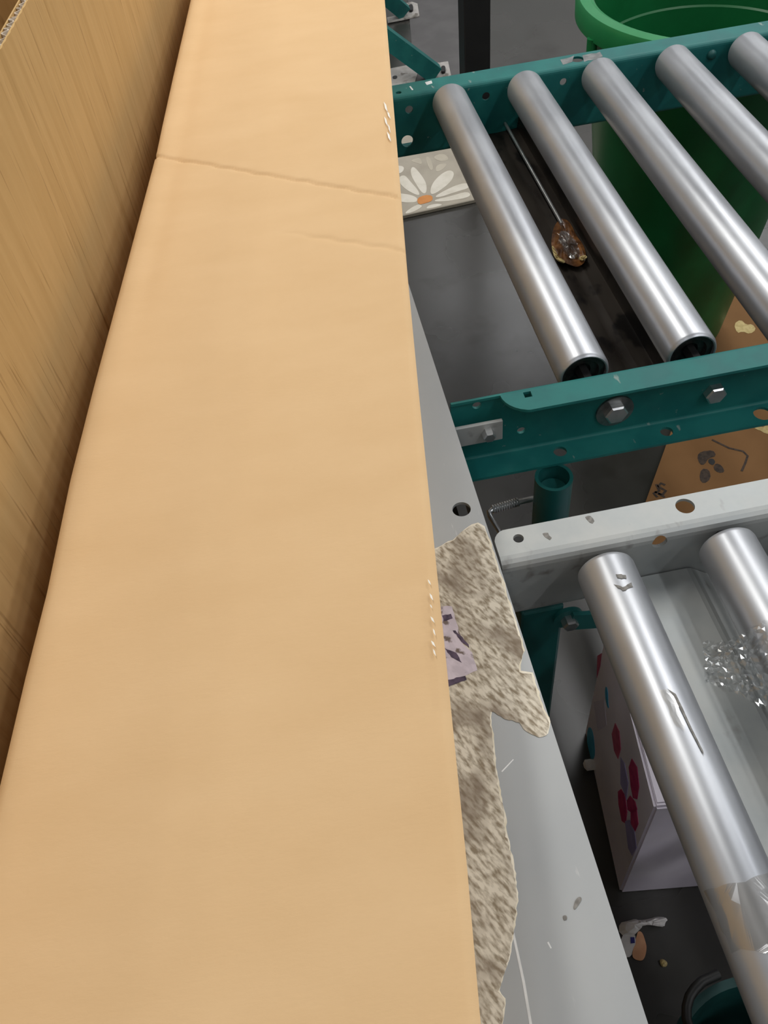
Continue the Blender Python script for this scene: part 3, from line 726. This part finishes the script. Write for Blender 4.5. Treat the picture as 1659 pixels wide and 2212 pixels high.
# paper tab sticking out of the box's side
q = side_px((1284, 1652))
bm = B(); tube(bm, [q + wn * .002, q - wn * .006 + Vector((0, 0, .002)), q - wn * .013 + Vector((0, 0, .001)), q - wn * .016], [.0075, .0085, .0085, .004], 14); obj('paper_tab', bm, PAPER, wb, 50)

# ------------------------------------------------------------------ daisy printed box
DZ = .012
c0, c1 = at(862, 467, DZ), at(1019, 432, DZ)
dd = (c1 - c0); dd.z = 0; dd.normalize(); dn = Vector((-dd.y, dd.x, 0))
dz = thing('daisy_box', 'flat taupe box printed with white daisies on the floor beyond the teal conveyor', 'box', (c0.x + .05, c0.y + .2, 0))
A = c0 - dd * .10; Bq = c1 + dd * .06
bm = B(); prism(bm, [(p.x, p.y) for p in (A, Bq, Bq + dn * .45, A + dn * .45)], 0, DZ); bmesh.ops.bevel(bm, geom=list(bm.edges), offset=.002, segments=1, affect='EDGES')
obj('box_body', bm, TAUPE, dz)
Zd = lambda L: [(820 + x / 4.607, y / 4.607) for x, y in L]
for k, P in enumerate(([(330, 1640), (300, 1720), (370, 1850), (430, 1930), (465, 1920), (470, 1840), (430, 1760)], [(190, 1760), (200, 1830), (280, 1900), (400, 1955), (390, 1900), (300, 1800), (250, 1740)],
          [(500, 1925), (520, 1830), (600, 1740), (690, 1690), (745, 1715), (725, 1790), (640, 1870), (540, 1935)], [(540, 1960), (640, 1900), (780, 1835), (880, 1820), (900, 1870), (760, 1910), (600, 1965)],
          [(540, 1990), (700, 1955), (880, 1900), (915, 1960), (700, 2000), (560, 2010)], [(150, 1920), (300, 1935), (380, 1970), (370, 2015), (240, 2015), (150, 1990)],
          [(370, 2030), (440, 2050), (330, 2115), (230, 2130)], [(480, 2045), (580, 2025), (640, 2040), (460, 2085)], [(120, 1650), (250, 1650), (230, 1720), (150, 1730)])):
    patch('petal_print', chaikin(Zd(P)), DZ + .0002, .0003, PETAL, dz)
for P in ([(450, 1560), (500, 1560), (540, 1680), (500, 1700)], [(520, 1560), (640, 1520), (700, 1590), (600, 1610)], [(300, 1600), (400, 1560), (430, 1640), (360, 1620)], [(560, 1640), (680, 1620), (640, 1680), (560, 1720)]):
    patch('petal_print', chaikin(Zd(P)), DZ + .0002, .0002, PETAL2, dz)
patch('flower_centre_print', chaikin(Zd([(370, 1975), (450, 1940), (525, 1945), (528, 1995), (470, 2020), (385, 2038)]), 1), DZ + .0005, .0003, ORANGE, dz)

# ------------------------------------------------------------------ far floor: post, pale area, stands
pb = at(1026, 215, 0)
bm = B(); box(bm, pb.x - .040, pb.x + .040, pb.y - .04, pb.y + .04, .008, 2.6, .003)
ps = thing('steel_post', 'black square steel post standing behind the teal conveyor', 'post', (pb.x, pb.y, 0)); obj('shaft', bm, BLACKP, ps)
bm = B(); box(bm, pb.x - .07, pb.x + .07, pb.y - .07, pb.y + .07, 0, .008); obj('base_plate', bm, BLACKP, ps)
q = at(1038, 32, 0)
a = [at(880, 175, 0), at(996, 175, 0), at(996, -60, 0), at(880, -60, 0)]
gp = B(); prism(gp, [(a[0].x, 2.75), (a[1].x - .02, 2.75), (a[2].x + .03, 3.9), (a[3].x + .0, 3.9)], 0, .003)
tag(obj('pale_floor_area', gp, PALEFLOOR), 'paler grey area of the floor left of the black post', 'floor plate')  # thin layer that makes this area of the floor paler grey
def stand(label, e0, e1, z1, wd, foot, boltpx, low):
    """diagonal teal brace that lands on a white foot plate"""
    b0 = at(*e0, .03); d = ray(*e1); k = (z1 - CAMZ) / d.z; b1 = Vector((0, 0, CAMZ)) + d * k
    s = thing('brace_stand', label, 'stand', (b0.x, b0.y, 0), 'teal braces on the far floor')
    bm = B(); t = (b1 - b0).normalized(); sd = t.cross(Vector((0, 1, 0))).normalized() * wd / 2; dp = Vector((0, .02, 0))
    vs = []
    for p in (b0 - t * .02, b1 + (b1 - b0) * .8):
        vs.append([bm.verts.new(p + sd - dp), bm.verts.new(p + sd + dp), bm.verts.new(p - sd + dp), bm.verts.new(p - sd - dp)])
    for k in range(4): bm.faces.new((vs[0][k], vs[0][(k + 1) % 4], vs[1][(k + 1) % 4], vs[1][k]))
    bm.faces.new(vs[0]); bm.faces.new(vs[1]); obj('brace', bm, TEAL, s)
    for nm, pl in (('foot_plate', foot), ('foot_plate', low)):
        if pl:
            o = patch(nm, pl, .004, .004, WPLATE, s)
            cx = sum(p[0] for p in pl) / len(pl); cy = sum(p[1] for p in pl) / len(pl)
            if nm and pl is foot: patch('anchor_bolt', chaikin([(boltpx[0] - 5, boltpx[1] - 5), (boltpx[0] + 5, boltpx[1] - 7), (boltpx[0] + 6, boltpx[1] + 6), (boltpx[0] - 4, boltpx[1] + 7)]), .0085, .008, BLACKP, o)
            else: patch('bolt_hole', chaikin([(848, 164), (858, 163), (858, 170), (848, 171)]), .0085, .0005, BLACKP, o)
    return s
stand('teal diagonal brace on a white foot plate nearest the teal conveyor rail', (930, 152), (838, 84), .14, .055,
      [(905, 146), (935, 139), (968, 135), (975, 168), (930, 176)], (957, 153), [(835, 152), (880, 143), (902, 160), (895, 185), (838, 190)])
stand('teal diagonal brace on a white foot plate at the top edge of the picture', (868, 22), (835, -6), .10, .05,
      [(868, 12), (890, 6), (902, 10), (906, 36), (870, 44), (838, 50), (836, 40), (868, 34)], (887, 20), None)

# ------------------------------------------------------------------ floor litter
def scrap(px, m, label, h, seed, curl=0.012):
    rnd = random.Random(seed); poly = chaikin(px, 1)
    bm = B(); cx = sum(p[0] for p in poly) / len(poly); cy = sum(p[1] for p in poly) / len(poly)
    rings = []
    for t, z in ((1, .001), (.75, h * .7), (.4, h)):
        rings.append([bm.verts.new(at(cx + (x - cx) * t, cy + (y - cy) * t, z + (rnd.uniform(0, .4) * h if t < 1 else 0))) for x, y in poly])
    for a, b in zip(rings, rings[1:]):
        for i in range(len(a)): bm.faces.new((a[i], a[(i + 1) % len(a)], b[(i + 1) % len(a)], b[i]))
    bm.faces.new(rings[-1]); bm.faces.new(rings[0][::-1])
    return tag(obj('paper_scrap', bm, m), label, 'scrap', 'litter on the floor')
Zs = lambda L: [(1280 + x / 4.377, 1900 + y / 4.377) for x, y in L]
scrap(Zs([(250, 410), (340, 390), (400, 370), (440, 385), (540, 370), (600, 350), (690, 355), (712, 385), (690, 400), (680, 450), (600, 440), (540, 425), (430, 450), (420, 500), (380, 540), (250, 520)]), PAPER, 'twisted white paper scrap on the floor below the white box', .012, 1)
pe = thing('label_scrap', 'torn peach and white label with a navy square on the floor by the table edge', 'scrap', at(1370, 2050, 0))
patch('peach_half', chaikin(Zs([(430, 485), (470, 500), (500, 590), (512, 650), (495, 740), (460, 775), (370, 745), (385, 640), (415, 540)])), .001, .0015, PEACH, pe)
patch('white_half', chaikin(Zs([(250, 530), (400, 510), (410, 600), (380, 660), (365, 730), (300, 740)]), 1), .002, .0015, PAPER, pe)
patch('navy_square', Zs([(358, 545), (395, 545), (400, 600), (362, 605)]), .0038, .0004, NAVY, pe)
scrap(Zs([(635, 755), (670, 750), (712, 785), (700, 825), (655, 828), (638, 790)]), TANCH, 'small tan board chip on the floor beneath the galvanised roller', .006, 3)

# ------------------------------------------------------------------ dark green tub with black hose, bottom right
tcx = at(1640, 2285, .26)
tubt = thing('green_tub', 'dark green round tub on the floor at the bottom right below the roller', 'tub', (tcx.x + .03, tcx.y - .03, 0))
cx, cy = tcx.x + .005, tcx.y - .035
bm = B(); lathe(bm, [(.001, 0), (.085, 0), (.090, .006), (.102, .25), (.107, .255), (.107, .262), (.098, .262), (.094, .25), (.083, .012), (.001, .010)], cx, cy, 64); obj('tub_body', bm, TUBM, tubt, 35)
bm = B(); pts = [at(x, y, .30) for x, y in ((1528, 2108), (1512, 2124), (1500, 2142), (1494, 2165), (1494, 2190), (1502, 2215), (1520, 2240))]
hz = thing('black_hose', 'short curved black hose hooked over the dark green tub', 'hose', (pts[3].x, pts[3].y, .26))
tube(bm, [Vector((pts[0].x + .02, pts[0].y + .004, .268))] + [Vector((p.x, p.y, .272)) for p in pts], .0052, 12); obj('hose_tube', bm, BLACK, hz, 50)
